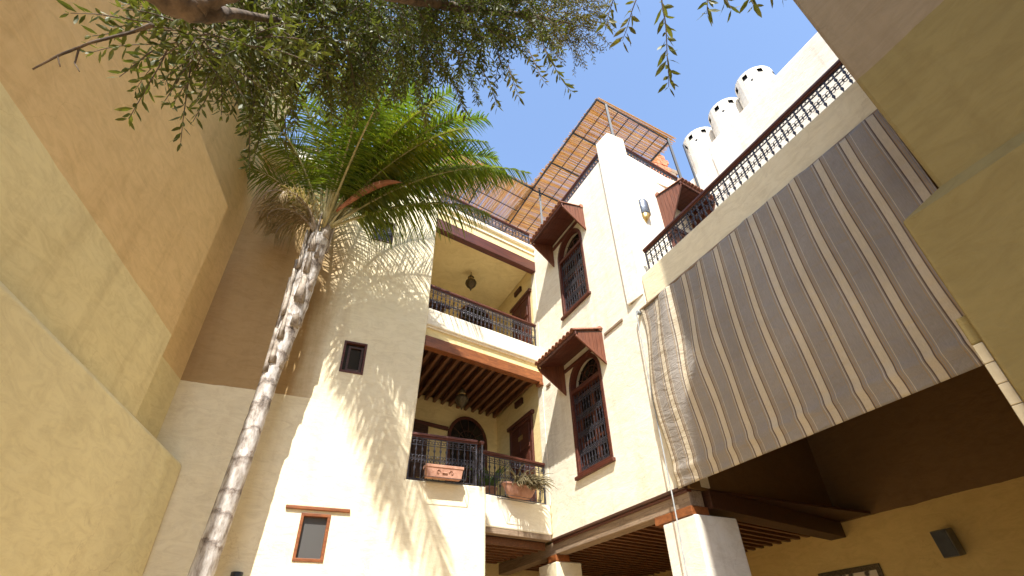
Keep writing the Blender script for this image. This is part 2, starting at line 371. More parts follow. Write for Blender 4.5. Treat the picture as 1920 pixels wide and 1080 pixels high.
# ================================================================== LEFT BACK WALL (L)
lw = thing('back_wall', 'tall cream and tan plastered wall behind the palm with three small windows', 'wall', FL)
def rect(x0, x1, z0, z1): return [(x0, z0), (x1, z0), (x1, z1), (x0, z1)]
SW = [(-3.315, -2.835, 3.035, 3.765, 'orange'), (-3.175, -2.705, 6.44, 7.16, 'wood'), (-3.03, -2.52, 10.075, 10.77, 'darkwood')]
holes = [rect(a, b, c, d) for a, b, c, d, _ in SW]
outer = [(-6.6, 0), (0, 0), (0, 4.49), (-1.60, 4.49), (-1.56, 5.4), (-1.47, 7.8), (-1.44, 12.05), (-6.6, 12.05)]
wme = wall_holes(outer, holes, 0.28, 0.42)
bm = bmesh.new(); bm.from_mesh(wme)
es = [e for e in bm.edges if len(e.link_faces) == 2 and e.calc_face_angle() > 0.6 and abs(e.verts[0].co.y) < .001 and abs(e.verts[1].co.y) < .001 and (max(e.verts[0].co.x, e.verts[1].co.x) > -1.7)]
bmesh.ops.bevel(bm, geom=es, offset=0.05, segments=3, affect='EDGES', profile=0.5); bm.to_mesh(wme); bm.free()
link('wall', wme, M['Lwall'], lw)
for i, (a, b, c, d, wm) in enumerate(SW):
    fw_ = 0.05 if i == 0 else 0.045
    wf = part('window', ring_strip(MB(), rect(a, b, c, d), rect(a+fw_, b-fw_, c+fw_, d-fw_), -0.018, 0.10), wm, lw, 0.006)
    part('pane', MB().box(a+fw_-.005, b-fw_+.005, 0.06, 0.075, c+fw_-.005, d-fw_+.005), 'greyglass' if i == 0 else 'glass', wf)
    if i == 0: part('lintel', MB().box(a-.27, b+.30, -.045, .08, d+.045, d+.105), wm, wf, 0.012)
    if i == 1:
        cs = MB(); ring_strip(cs, rect(a+.11, b-.06, c+.06, d-.10), rect(a+.15, b-.10, c+.10, d-.14), 0.02, 0.05); part('casement', cs, 'darkwood', wf)
    if i == 2:
        for k in range(1, 4): part('bar', MB().box(a+k*.127-.009, a+k*.127+.009, 0.0, 0.02, c+.04, d-.04), 'iron', wf)
        part('bar', MB().box(a+.04, b-.04, .003, .018, (c+d)/2-.01, (c+d)/2+.01), 'iron', wf)
part('coping', MB().box(-6.6, -1.42, -0.05, 0.44, 12.053, 12.20), 'white', lw, 0.02)
railing(lw, -6.4, -1.5, 0.25, 12.2, 12.85, 0.14, True)
up_ = thing('wall_uplight', 'small black cylinder light fixed low on the back wall by the palm', 'light', FL @ T(-4.05, -0.11, 2.62))
part('housing', MB().lathe([(.0, 0), (.075, .0), (.085, .03), (.085, .22), (.06, .225), (.055, .2), (0, .2)], 16), 'black', up_, 0, True)
part('wall_plate', MB().box(-.03, .03, .06, .11, .08, .15), 'black', up_)

# ================================================================== BALCONY WING (B)
bw = thing('balcony_wing', 'cream house wing with two stacked balconies in the corner of the courtyard', 'building', FB)
DP = 2.80                                    # balcony depth along the window wall line
ax, ay = (-0.45756, 0.88918)                 # away direction of the window wall, in world
# express that direction in the B frame
kx = ax*0.79864 + ay*0.60182; ky = -ax*0.60182 + ay*0.79864
def slab(z0, z1, y0=0.0, depth=DP, xl=-3.9, xr=0.0):   # sheared slab whose right side follows the window wall
    P_ = lambda x, d: (x + kx*d, y0 + ky*d)
    return MB().prism_z([P_(xl, 0), P_(xr, 0), P_(xr, depth), P_(xl, depth)], z0, z1)
# parapet of lower balcony (the piece right of the pier) and its wooden soffit edge
part('parapet', MB().box(-3.40, -0.003, 0.0, 0.24, 3.87, 4.49), 'cream', bw, 0.03)
part('soffit_beam', MB().box(-3.40, -0.03, 0.015, 0.20, 3.76, 3.868), 'grey_wood', bw, 0.01)
part('floor_slab', slab(4.30, 4.46, 0.245), 'cream', bw)
# first-floor ceiling: beam, joists, boards
part('beam', MB().box(-3.40, -0.004, -0.03, 0.16, 7.46, 7.74), 'orange', bw, 0.012)
part('corbel', MB().box(-0.12, -0.006, -0.05, 0.14, 7.38, 7.457), 'orange', bw, 0.012)
part('ceiling_board', slab(7.72, 7.80, 0.17), 'darkwood', bw)
n = 14
for i in range(n):
    x = -3.35 + i*(3.27/(n-1)); q0 = (x, 0.165); q1 = (x + kx*DP, 0.165 + ky*DP)
    part('joist', MB().prism_z([(q0[0]-.04, q0[1]), (q0[0]+.04, q0[1]), (q1[0]+.04, q1[1]), (q1[0]-.04, q1[1])], 7.585, 7.717), 'joist', bw)
part('fascia', MB().box(-3.40, -0.003, 0.05, 0.24, 7.743, 8.02), 'yellow', bw)
part('ledge', MB().box(-3.42, -0.002, -0.05, 0.24, 8.023, 8.485), 'cream', bw, 0.03)
part('ledge_bead', MB().box(-3.41, -0.004, 0.0, 0.2, 7.98, 8.021), 'cream', bw, 0.01)
part('floor_slab', slab(8.05, 8.44, 0.245), 'cream', bw)
part('ceiling', slab(11.42, 11.60, 0.17), 'yellow', bw)
part('beam', MB().box(-3.40, -0.004, -0.03, 0.16, 11.13, 11.49), 'wood', bw, 0.012)
part('fascia', MB().box(-3.40, -0.003, 0.0, 0.24, 11.493, 11.74), 'yellow', bw)
part('cornice', MB().box(-3.42, -0.002, -0.04, 0.24, 11.743, 11.80), 'cream', bw, 0.012)
part('cornice', MB().box(-3.42, -0.003, 0.012, 0.24, 11.803, 11.96), 'yellow', bw, 0.004)
part('coping', MB().box(-3.42, -0.002, -0.06, 0.30, 11.963, 12.09), 'cream', bw, 0.02)
part('roof_slab', slab(11.65, 11.95, 0.245, 4.5, -9), 'cream', bw)
# back walls (two storeys) set at the end of the sheared side wall
BK = T(kx*DP, ky*DP, 0)
bk = part('back_wall', MB().box(-4.2, 0.0, 0.003, 0.3, 3.8, 11.64), 'yellow', bw, mtx=BK)
part('ground_floor_wall', MB().box(-6.5, 6.5, 0.0, 0.3, 0.0, 3.76), 'yellow', bw, mtx=BK)
part('side_wall', slab(0, 11.64, 0.25, DP-.3, -3.95, -3.55), 'yellow', bw)
def arched_door(parent, x0, x1, z0, zs, za):
    d = part('arched_door', ring_strip(MB(), arch(x0, x1, z0, zs, za), arch(x0, x1, z0, zs, za, inset=.085), -0.06, 0.0), 'wood', parent, 0.008, mtx=BK)
    part('pane', MB().prism_y(arch(x0, x1, z0, zs, za, inset=.07), -0.02, -0.005), 'glass', d)
    mu = MB(); cx = (x0+x1)/2
    mu.box(x0+.05, x1-.05, -.05, -.021, zs-.04, zs+.03); mu.box(cx-.035, cx+.035, -.05, -.021, z0, zs)
    for q in (0.25, 0.75): mu.box(x0+(x1-x0)*q-.015, x0+(x1-x0)*q+.015, -.045, -.021, z0+.7, zs)
    for q in (.33, .66): mu.box(x0+.06, x1-.06, -.044, -.022, z0+(zs-z0)*q-.015, z0+(zs-z0)*q+.015)
    for a in (30, 60, 90, 120, 150):
        c_, s_ = math.cos(R(a)), math.sin(R(a)); mu.tube([(cx+.15*c_, -.035, zs+.15*s_), (cx+.92*(x1-x0)/2*c_, -.035, zs+.92*(za-zs)*s_)], .013, 4)
    mu.tube([(cx+.28*math.cos(R(a)), -.035, zs+.28*math.sin(R(a))) for a in range(0, 181, 15)], .013, 4)
    part('muntin', mu, 'darkwood', d)
    return d
arched_door(bw, -1.65, -0.37, 4.47, 6.70, 7.40)
arched_door(bw, -1.45, -0.17, 8.45, 10.70, 11.36)
def plank_door(parent, x0, x1, z0, z1, mtx, y=-0.05, lint=0.22, mat='wood'):
    d = part('door', MB().box(x0, x0+.09, y, 0, z0, z1).box(x1-.09, x1, y, 0, z0, z1).box(x0+.09, x1-.09, y, 0, z1-.09, z1), mat, parent, 0.008, mtx=mtx)
    part('lintel', MB().box(x0-lint, x1+lint, y-.03, 0, z1+.003, z1+.10), 'wood', d, 0.01)
    part('leaf', MB().box(x0+.09, x1-.09, y+.025, 0, z0, z1-.09), mat, d)
    wq = (x1-x0-.18)
    for a in (0.06, 0.53):
        for zz in (0.05, 0.36, 0.67):
            part('panel', MB().box(x0+.09+wq*a, x0+.09+wq*(a+.41), y+.005, y+.024, z0+(z1-z0)*zz, z0+(z1-z0)*(zz+.26)), mat, d, 0.012)
    part('handle', MB().tube([(x0+.09+wq*.88, y+.01, z0+1.0), (x0+.09+wq*.88, y-.05, z0+1.0), (x0+.09+wq*.74, y-.05, z0+1.0)], .012, 6), 'brass', d)
    return d
plank_door(bw, -3.1, -2.25, 4.47, 6.86, BK, mat='darkwood', lint=0.6)
plank_door(bw, -2.95, -2.02, 8.45, 10.82, BK, mat='darkwood')
# inner side (line of the window wall) - doors and vents belong to the window wing, see below
# lower railing: right piece on the balcony line, left piece on the pier in front
railing(bw, -1.98, -0.07, 0.10, 4.49, 5.42, 0.135)
railing(bw, -3.36, -0.07, 0.10, 8.485, 9.27, 0.118)
railing(bw, -3.36, -0.10, 0.10, 12.09, 12.72, 0.125, True)
railing(lw, -1.58, -0.20, 0.08, 4.49, 5.42, 0.13)
rl = MB().box(0, 0.45, -.011, .011, 5.32, 5.336)
railing(bw, 0.0, 0.46, 0.0, 4.49, 5.42, 0.14, mtx=Matrix.Translation((-2.06, -0.35, 0)) @ Matrix.Rotation(R(78), 4, 'Z'))

# ================================================================== WINDOW WING (A + its side face D)
aw = thing('window_wing', 'tall cream house wing with two arched hooded windows and a wooden arcade below', 'building', FA)
WIN = [(1.20, 2.475, 4.735, 6.70, 7.30), (1.27, 2.475, 8.675, 10.52, 11.12)]
outer = [(0.0, 3.80), (4.17, 3.80), (4.17, 12.74), (3.72, 12.74), (3.70, 12.18), (0.0, 12.18)]
wme = wall_holes(outer, [arch(*q_) for q_ in WIN], 0.30, 0.5)
bm = bmesh.new(); bm.from_mesh(wme)
es = [e for e in bm.edges if len(e.link_faces) == 2 and e.calc_face_angle() > 0.6 and all(abs(v.co.y) < .001 and v.co.z > 12.1 for v in e.verts)]
bmesh.ops.bevel(bm, geom=es, offset=0.035, segments=3, affect='EDGES', profile=0.5); bm.to_mesh(wme); bm.free()
link('wall', wme, M['cream'], aw)
# inner continuation of this wall behind the balconies
part('inner_wall', MB().box(-DP-.5, -0.002, 0.0, 0.4, 3.80, 11.64), 'yellow', aw)
part('corner_pilaster', MB().box(-0.24, -0.004, -0.012, 0.1, 4.47, 11.12), 'cream', aw)
for z0, z1, xx in ((4.47, 6.85, (-1.87, -0.60)), (8.45, 10.60, (-1.50, -0.38))):
    dd = plank_door(aw, xx[0], xx[1], z0, z1, T(0, 0, 0), y=-0.06, lint=0.10)
    if z0 < 5: part('number_plate', MB().box(-1.36, -1.10, -0.056, -0.048, z1-.48, z1-.36), 'brass', dd)
for z, x in ((7.36, -1.5), (11.03, -1.3)):
    vb = part('vent_box', MB().box(x, x+.42, -.07, 0, z, z+.17), 'darkwood', aw, 0.01)
    for k in range(3): part('slat', MB().box(x+.03, x+.39, -.082, -.07, z+.03+k*.045, z+.05+k*.045), 'wood', vb)
def arched_window(k, x0, x1, z0, zs, za):
    wn = part('window', ring_strip(MB(), arch(x0, x1, z0, zs, za), arch(x0, x1, z0, zs, za, inset=.085), -0.02, 0.13), 'wood', aw, 0.008)
    wn['label'] = 'lower arched window with iron grille' if k == 0 else 'upper arched window with iron grille'
    part('sill', MB().box(x0-.05, x1+.05, -.07, .03, z0-.05, z0+.02), 'wood', wn, 0.01)
    part('pane', MB().prism_y(arch(x0, x1, z0, zs, za, inset=.07), 0.20, 0.21), 'glass', wn)
    part('transom', MB().box(x0+.08, x1-.08, -.012, .14, zs-.13, zs-.04), 'wood', wn, 0.008)
    cx = (x0+x1)/2; wd = (x1-x0-.17)
    cs = MB()                                     # inner casement stiles and rails
    for q in (0.0, 0.44, 0.50, 0.94): cs.box(x0+.085+wd*q, x0+.085+wd*(q+.06), .14, .195, z0+.085, zs-.13)
    for q in (0.0, .33, .66, .96): cs.box(x0+.085, x1-.085, .145, .19, z0+.085+(zs-z0-.22)*q, z0+.14+(zs-z0-.22)*q)
    part('casement', cs, 'woodv', wn)
    fl = MB()
    for a in (25, 52, 90, 128, 155):
        c_, s_ = math.cos(R(a)), math.sin(R(a)); fl.tube([(cx+.16*c_, .16, zs+.16*s_), (cx+.93*wd/2*c_, .16, zs+.93*(za-zs-.08)*s_)], .014, 4)
    for rr_ in (.17, .36): fl.tube([(cx+rr_*math.cos(R(a)), .16, zs+rr_*math.sin(R(a))) for a in range(0, 181, 12)], .014, 4)
    part('fanlight', fl, 'darkwood', wn)
    nb = 11; zb, zt = z0+.10, zs-.14
    me = MB().box(-.007, .007, -.007, .007, 0, zt-zb); 
    for f in (.11, .33, .56, .79): me.box(-.015, .015, -.012, .012, (zt-zb)*f-.018, (zt-zb)*f+.018)
    me = me.mesh('bar'); me.materials.append(M['iron'])
    gx0, gx1 = x0+.10, x1-.10
    for i in range(nb): link('bar', me, None, wn, T(gx0+(gx1-gx0)*i/(nb-1), 0.045, zb))
    sc = MB()
    for f in (.015, .22, .44, .67, .90):
        z = zb+(zt-zb)*f
        for dz in (-.028, .028):
            for i in range((nb-1)*2): sc.ring(gx0+(gx1-gx0)*(i+.5)/((nb-1)*2), .045, z+dz, .024, .007, 8, 3)
        for dz in (-.058, 0, .058): sc.box(gx0, gx1, .039, .051, z+dz-.005, z+dz+.005)
    tag(part('scrollwork', sc, 'iron', wn, recalc=False), kind='stuff')
for k, q_ in enumerate(WIN): arched_window(k, *q_)
def tile_mesh(L_, r0=0.075, r1=0.06):
    b = MB(); n = 7
    for ring_ in (0, 1):
        for y, r in ((0, r0), (L_, r1)):
            for i in range(n):
                a = math.pi*i/(n-1); rr_ = r - ring_*.014; b.v.append((rr_*math.cos(a), y, rr_*math.sin(a)))
    for i in range(n-1):
        b.f += [(i, i+1, n+i+1, n+i), (2*n+i, 3*n+i, 3*n+i+1, 2*n+i+1), (i, 2*n+i, 2*n+i+1, i+1), (n+i, n+i+1, 3*n+i+1, 3*n+i)]
    for e in (0, n-1): b.f.append((e, n+e, 3*n+e, 2*n+e))
    me = b.mesh('tile', 0, True); me.materials.append(M['tile']); return me
def hood(parent, x0, x1, zb, zt, zf, out, mtx, label=None, pm='woodv'):
    h = part('hood', MB().prism_x([(-.002, zt-.03), (-.002, zt), (-out, zf), (-out, zf-.03)], x0, x1), 'darkwood', parent, mtx=mtx)
    if label: h['label'] = label
    nb = 7
    for i in range(nb):                           # soffit boards hung under the roof deck
        a = x0+.035+(x1-x0-.07)*i/nb; b = x0+.035+(x1-x0-.07)*(i+1)/nb-.008
        part('board', MB().prism_x([(-.01, zt-.055), (-.01, zt-.033), (-out+.03, zf-.033), (-out+.03, zf-.055)], a, b), 'wood', h)
    for xs in (x0, x1-.03):
        npl = 7
        for i in range(npl):
            ya, yb = -.003-(out-.05)*i/npl, -.003-(out-.05)*(i+1)/npl+.006
            top = lambda y: zt-.032+(zf-zt)*(-y/out); bot = lambda y: zb+(zf-.09-zb)*(-y/out)
            part('plank', MB().prism_x([(ya, bot(ya)), (yb, bot(yb)), (yb, top(yb)), (ya, top(ya))], xs, xs+.03), pm, h)
        xm = xs-.012 if xs == x0 else xs+.002
        part('edge_trim', MB().prism_x([(-.004, zb-.045), (-.004, zb+.03), (-out-.01, zf-.05), (-out-.01, zf-.12)], xm, xm+.044), pm, h, 0.006)
    part('fascia', MB().box(x0-.02, x1+.02, -out-.03, -out+.003, zf-.075, zf+.012), 'wood', h, 0.006)
    nt_ = 11; L_ = math.hypot(out+.08, zt-zf)+.02; tm = tile_mesh(L_)
    ang = math.atan2(zt-zf, out)
    for i in range(nt_):
        x = x0+.04+(x1-x0-.08)*i/(nt_-1)
        link('tile', tm, None, h, T(x, -out-.075, zf+.005) @ Matrix.Rotation(ang + random.uniform(-.02, .02), 4, 'X') @ Matrix.Rotation(random.uniform(-.03, .03), 4, 'Z'))
    part('ridge_tile', MB().tube([(x0-.02, -.05, zt+.045), (x1+.02, -.05, zt+.045)], .06, 8), 'tile', h)
    part('bracket', MB().box(x0+.06, x1-.06, -.06, -.005, zb+.50, zb+.56), 'wood', h)
    return h
hood(aw, 1.04, 2.70, 6.70, 7.48, 7.29, 0.70, T(0, 0, 0), 'tiled wooden hood over the lower arched window')
hood(aw, 1.06, 2.70, 10.56, 11.33, 11.21, 0.65, T(0, 0, 0), 'tiled wooden hood over the upper arched window')
part('beam_stub', MB().box(2.78, 3.44, -.03, .02, 7.30, 7.36), 'grey_wood', aw, 0.008)
part('beam_stub', MB().box(0.20, 0.40, -.03, .02, 7.24, 7.30), 'grey_wood', aw, 0.008)
# arcade beam, mouldings, pillars, joists
part('arcade_beam', MB().box(-3.4, 4.16, 0.02, 0.30, 3.50, 3.74), 'grey_wood', aw, 0.012)
part('beam_moulding', MB().box(0.0, 4.17, -.05, 0.30, 3.743, 3.797), 'darkwood', aw, 0.012)
part('beam_moulding', MB().box(0.0, 4.165, -.022, 0.10, 3.70, 3.742), 'wood', aw, 0.012)
part('bolster', MB().box(3.30, 4.18, -.01, 0.34, 3.37, 3.497), 'orange', aw, 0.012)
part('bolster', MB().box(-.30, 0.06, 0.0, 0.34, 3.37, 3.497), 'orange', aw, 0.012)
part('pillar', MB().box(3.47, 4.22, 0.0, 0.85, 0, 3.366), 'white', aw, 0.022, seg=2)
part('pillar', MB().box(-.70, 0.06, 0.0, 0.62, 0, 3.366), 'cream2', aw, 0.022, seg=2)
part('ceiling_board', MB().box(-4.2, 4.14, 0.31, 4.5, 3.745, 3.79), 'darkwood', aw)
kbx = 0.79864*0.45756 - 0.60182*0.88918; kby = 0.79864*0.88918 + 0.60182*0.45756     # balcony direction in the A frame
for i in range(27):
    x = -2.6 + i*0.24
    part('joist', MB().prism_z([(x-.04, .31), (x+.04, .31), (x+.04+kbx*4.3, .31+kby*4.3), (x-.04+kbx*4.3, .31+kby*4.3)], 3.62, 3.743), 'joist', aw)
for i in range(8):                               # joists of the passage under the balconies
    y = -.45 - i*.24
    part('joist', MB().box(-3.6, -0.02, 0.25+i*.26, 0.33+i*.26, 3.62, 3.755), 'joist', bw)
part('passage_ceiling', slab(3.76, 3.80, 0.245), 'darkwood', bw)
# side face over the terrace (D): wall, lamp niche, hooded door
dw = part('side_wall', MB().box(0.02, 2.75, 0.0, 0.4, 7.5, 12.22), 'white', aw, mtx=FA.inverted() @ FD)
part('side_pier', MB().box(-.012, 0.46, -.002, 0.45, 7.5, 12.736), 'white', aw, 0.008, mtx=FA.inverted() @ FD, seg=2)
MD = FA.inverted() @ FD
hood(aw, 1.32, 2.55, 9.6, 11.05, 10.9, 0.75, MD, 'wooden hood over the terrace door', 'woodv')
plank_door(aw, 1.42, 2.45, 7.92, 10.0, MD, y=-.06, lint=.06)
railing(aw, 0.47, 2.70, 0.12, 12.22, 12.74, 0.11, True, mtx=MD)
railing(aw, 0.25, 3.70, 0.12, 12.18, 12.68, 0.12, True)
part('roof_slab', MB().box(-3.5, 4.0, 0.5, 4.6, 11.7, 12.1), 'cream', aw)
part('corner_post', MB().box(0.0, 0.26, 0.0, 0.3, 12.183, 12.52), 'cream', aw, 0.08, seg=3)

# ================================================================== PASSAGE ROOM, PARAPET AND TERRACE
pr = thing('terrace_passage', 'shaded yellow and brown passage under the terrace behind the striped awning', 'building', FA)
part('parapet', MB().box(4.20, 9.9, 0.0, 0.28, 7.16, 7.93), 'cream2', pr, 0.04, seg=3)
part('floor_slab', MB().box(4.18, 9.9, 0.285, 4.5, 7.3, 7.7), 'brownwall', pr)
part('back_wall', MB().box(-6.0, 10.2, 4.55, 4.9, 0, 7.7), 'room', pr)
part('light_stop_wall', MB().box(9.95, 10.2, 0.0, 4.545, 0, 7.9), 'room', pr)  # out of view, added so that no light leaks into the passage
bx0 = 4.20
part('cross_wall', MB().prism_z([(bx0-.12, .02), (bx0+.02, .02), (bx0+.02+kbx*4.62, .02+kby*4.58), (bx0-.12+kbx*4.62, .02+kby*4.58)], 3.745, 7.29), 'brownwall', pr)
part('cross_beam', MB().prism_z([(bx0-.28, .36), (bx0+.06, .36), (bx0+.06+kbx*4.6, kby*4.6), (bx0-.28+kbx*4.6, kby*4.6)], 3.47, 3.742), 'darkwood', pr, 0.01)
railing(pr, 4.37, 9.6, 0.12, 7.93, 8.56, 0.138, True, hw=.05)
tw = thing('terrace_wall', 'sunlit white wall at the back of the terrace below the round chimneys', 'wall', FA @ T(0, 2.6, 0))
part('wall', MB().box(5.0, 13.0, 0.0, 0.5, 7.7, 12.60), 'white', tw, 0.05, seg=3)
part('low_wall', MB().box(4.05, 5.02, 0.03, 0.45, 7.7, 12.15), 'white', tw, 0.05, seg=3)
def chimney(x, pipe, label):
    c = thing('round_chimney', label, 'chimney', FA @ T(x, 3.2, 11.9), 'round white chimneys on the terrace wall')
    rr_ = 0.49; hh = 1.9; n = 24
    mb = MB(); z_rows = [0, 1.45, 1.60, 1.77, hh-.03, hh]
    # wall of the drum with real slots (every fourth bay between rows 1.13 and 1.31 is open)
    k = len(mb.v); rows = [(rr_, z) for z in z_rows]; rows[-1] = (rr_-.03, hh)
    for (r, z) in rows:
        for j in range(n): a = 2*math.pi*j/n; mb.v.append((r*math.cos(a), r*math.sin(a), z))
    for i in range(len(rows)-1):
        for j in range(n):
            if i == 2 and j % 3 == 0: continue
            mb.f.append((i*n+j, i*n+(j+1) % n, (i+1)*n+(j+1) % n, (i+1)*n+j))
    mb.f.append(tuple(5*n+j for j in range(n)))
    part('drum', mb, 'white', c, 0, False, recalc=False)
    inner = MB().lathe([(rr_-.05, 1.5), (rr_-.05, hh-.04)], n); part('flue', inner, 'black', c, 0, True)
    for a in (222, 292): 
        part('vent_hole', MB().tube([(rr_*.97*math.cos(R(a)), rr_*.97*math.sin(R(a)), 1.44), (1.012*rr_*math.cos(R(a)), 1.012*rr_*math.sin(R(a)), 1.44)], .035, 10), 'black', c)
    if pipe:
        part('drain_pipe', MB().tube([(-.16, -rr_+.06, 1.44), (-.16, -rr_-.10, 1.55), (-.16, -rr_-.10, -1.5)], .028, 8), 'steel', c, 0, True)
chimney(4.52, True, 'round white chimney nearest the pergola, with a drain pipe down its front')
chimney(5.55, False, 'middle one of the three round white chimneys')
chimney(6.54, False, 'round white chimney farthest from the pergola')
bs = thing('brick_stack', 'broken red brick stack rising behind the terrace railing', 'chimney', frame(4.7, 11.7, 0.9, 0.436, 13.9))
for iz in range(14):
    for ix in range(5):
        if iz >= (8, 10, 12, 13, 10)[ix]: continue
        part('brick', MB().box(ix*.30+(iz % 2)*.12, ix*.30+.28+(iz % 2)*.12, random.uniform(-.02, .02), .5, iz*.21, iz*.21+.19), 'brick' if ix < 4 else 'grey_wood', bs, 0.008)
part('core', MB().box(.03, 1.5, .03, .6, -2.0, 1.44), 'terracotta', bs)

# ================================================================== AWNING
an = thing('awning', 'grey and beige striped drop awning hanging below the terrace parapet', 'awning', FA)
nx, nz = 150, 90; X0, X1, ZT, ZB = 4.06, 9.0, 7.16, 3.76
vs = []; fs = []; uv = []
for j in range(nz+1):
    f = j/nz; z = ZT + (ZB-ZT)*f
    for i in range(nx+1):
        u = i/nx; x = X0 + (X1-X0)*u
        y = -0.07 - 0.10*math.sin(math.pi*min(1, f*1.0))
        k = (1-f**3)
        y += 0.030*math.sin(u*31 + 2.2*f)*(0.35+0.65*f)*(1-0.5*u)*k + 0.014*math.sin(u*63 + 1.5 + 4*f)*k*(1-f)
        y += 0.05*math.exp(-((u*3.2-f*1.4)**2)*6)*math.sin(9*(u*3+f))*k + 0.03*math.sin(7*f+3*u)*math.sin(5*u+1)*k
        y += 0.028*math.sin(11*(u*1.1+f*.75)+.6*math.sin(6*u))*math.sin(math.pi*f)*(.4+.6*u)
        y += -0.028*math.exp(-((f-0.93)/0.022)**2)      # bar pocket
        xx = x + 0.07*math.sin(2.6*f*math.pi + u*4)*(1-u)*f*(1-f*f)
        vs.append((xx, y, z)); uv.append((u, f))
for j in range(nz):
    for i in range(nx): a = j*(nx+1)+i; fs.append((a, a+1, a+nx+2, a+nx+1))
me = bpy.data.meshes.new('cloth'); me.from_pydata(vs, [], fs); ul = me.uv_layers.new(name='UVMap')
for lp in me.loops: ul.data[lp.index].uv = uv[lp.vertex_index]
for q in me.polygons: q.use_smooth = True
cl = link('cloth', me, M['awning'], an)
sf = cl.modifiers.new('thick', 'SOLIDIFY'); sf.thickness = 0.004
part('top_rail', MB().tube([(X0-.03, -.035, ZT+.02), (X1+.03, -.035, ZT+.02)], .028, 8), 'grey_wood', an)
part('bottom_bar', MB().tube([(X0-.04, -.04, ZB+.238), (X1+.02, -.04, ZB+.238)], .022, 8), 'black', an)
part('pulley', MB().tube([(X0-.07, -.10, ZT-.02), (X0-.07, -.02, ZT-.02)], .045, 10), 'cord', an)
part('pull_cord', MB().tube([(X0-.09, -.10, ZT-.03), (X0-.10, -.12, 5.6), (X0-.09, -.14, 3.6), (X0-.13, -.15, 1.6), (X0-.13, -.12, 1.0)], .011, 6), 'cord', an)

# ================================================================== LEFT COURTYARD WALL
AZW = R(-10.6)
lwx = thing('courtyard_wall', 'high stepped ochre and yellow plaster wall on the left in shade', 'wall', Matrix.Identity(4))
def wx(y, off=0.0): return -5.20 + 0.180*(6.6 - y) + off
P1 = [(-4.00-.0, -2.0), (-5.414, 8.25), (-7.5, 8.25), (-7.5, -2.0)]
P1[0] = (-5.414 + .204*(8.25+2.0), -2.0)
part('lower_block', MB().prism_z(P1, 0, 4.37), 'Wlow', lwx, 0.07, seg=3)
ub = MB(); y0_ = -2.0
pts = [(wx(y0_), y0_), (-5.235, 6.62), (-7.4, 6.62), (-7.4, y0_)]
ub.prism_z(pts, 4.30, 8.62); part('upper_block', ub, 'Wwall', lwx, 0.05, seg=3)
part('high_wall', MB().prism_z([(-5.90+.18*7.4, 0.6), (-5.875, 8.06), (-8.0, 8.0), (-8.0, 0.6)], 4.28, 16.2), 'Wwall', lwx, 0.03)

# ================================================================== NEAR RIGHT WALL
nw = thing('ledge_wall', 'large shaded olive and tan plaster wall close on the right with a sloping ledge', 'wall', FA @ T(0, -2.68, 0))
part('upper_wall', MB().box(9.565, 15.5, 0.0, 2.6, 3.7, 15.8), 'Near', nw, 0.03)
lo = MB()
A_ = [(9.32, -.07), (15.5, -.07), (15.5, 2.3), (9.32, 2.3)]; B_ = [(9.60, .012), (15.5, .012), (15.5, 2.2), (9.60, 2.2)]
lo.v = [(x, y, 0) for x, y in A_] + [(x, y, 3.775) for x, y in A_] + [(x, y, 3.90) for x, y in B_]
for k in (0, 4): lo.f += [(k+i, k+(i+1) % 4, k+4+(i+1) % 4, k+4+i) for i in range(4)]
lo.f += [(3, 2, 1, 0), (8, 9, 10, 11)]
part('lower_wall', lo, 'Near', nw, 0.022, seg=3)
pb = MB().box(9.262, 9.33, -.045, .05, 2.885, 3.06); part('plaster_patch', pb, 'Near', nw, 0.012)
for i in range(16):
    part('tile', MB().box(9.268+random.uniform(-.002, .002), 9.319, -.055, .03, 2.88-(i+1)*.118+.003, 2.88-i*.118), 'tilewhite', nw, 0.004)

rw = part('unseen_sun_block', MB().box(2.41, 9.0, -8.0, -0.8, 0, 15.8), 'Near', nw); rw.matrix_parent_inverse = (FA @ T(0, -2.68, 0)).inverted()  # unseen block behind the camera, added to keep the sun off this wall

# ================================================================== PERGOLA
pg = thing('pergola', 'reed-roofed steel pergola on the roof terrace above the balconies', 'pergola', T(0, 0, 12.2))
ZP = 14.6 - 12.2
CO = Vector((0.80, 11.78, ZP)); EA = Vector((2.60, 8.46, ZP)); DA = (EA-CO).normalized(); lenA = (EA-CO).length
DD = Vector((math.sin(R(58)), math.cos(R(58)), 0)); DB = Vector((0.79864, 0.60182, 0)); WID = 2.85; lenB = 5.2
def bar(a, b, w_, h_, dz=0.0):
    a = Vector(a); b = Vector(b); d = (b-a).normalized(); s_ = Vector((d.y, -d.x, 0))*w_/2; z = Vector((0, 0, 1))
    mb = MB(); vs_ = []
    for q in (a, b):
        for sx, hz in ((-1, dz-h_), (1, dz-h_), (1, dz), (-1, dz)): vs_.append(q + s_*sx + z*hz)
    return mb.add(vs_, [(0, 1, 2, 3), (7, 6, 5, 4), (0, 4, 5, 1), (1, 5, 6, 2), (2, 6, 7, 3), (3, 7, 4, 0)])
for k in range(8):
    q = CO + DD*(WID*k/7); wq = .045 if k in (0, 7) else .020
    part('purlin', bar(q - DA*(0.0 if k == 0 else WID), q + DA*lenA, wq, wq, -.02), 'steel', pg)
for k in range(4):
    q = CO + DA*(lenA*k/3); part('crossbar', bar(q, q + DD*WID, .036, .04, -.06), 'steel', pg)
AWB = Vector((-0.45756, 0.88918, 0))
for k in range(6):
    q = CO + AWB*(WID*k/5); wq = .045 if k in (0, 5) else .022
    part('purlin', bar(q, q - DB*lenB, wq, wq, -.02), 'steel', pg)
for k in range(4):
    q = CO - DB*(lenB*k/3); part('crossbar', bar(q, q + AWB*WID, .036, .04, -.06), 'steel', pg)
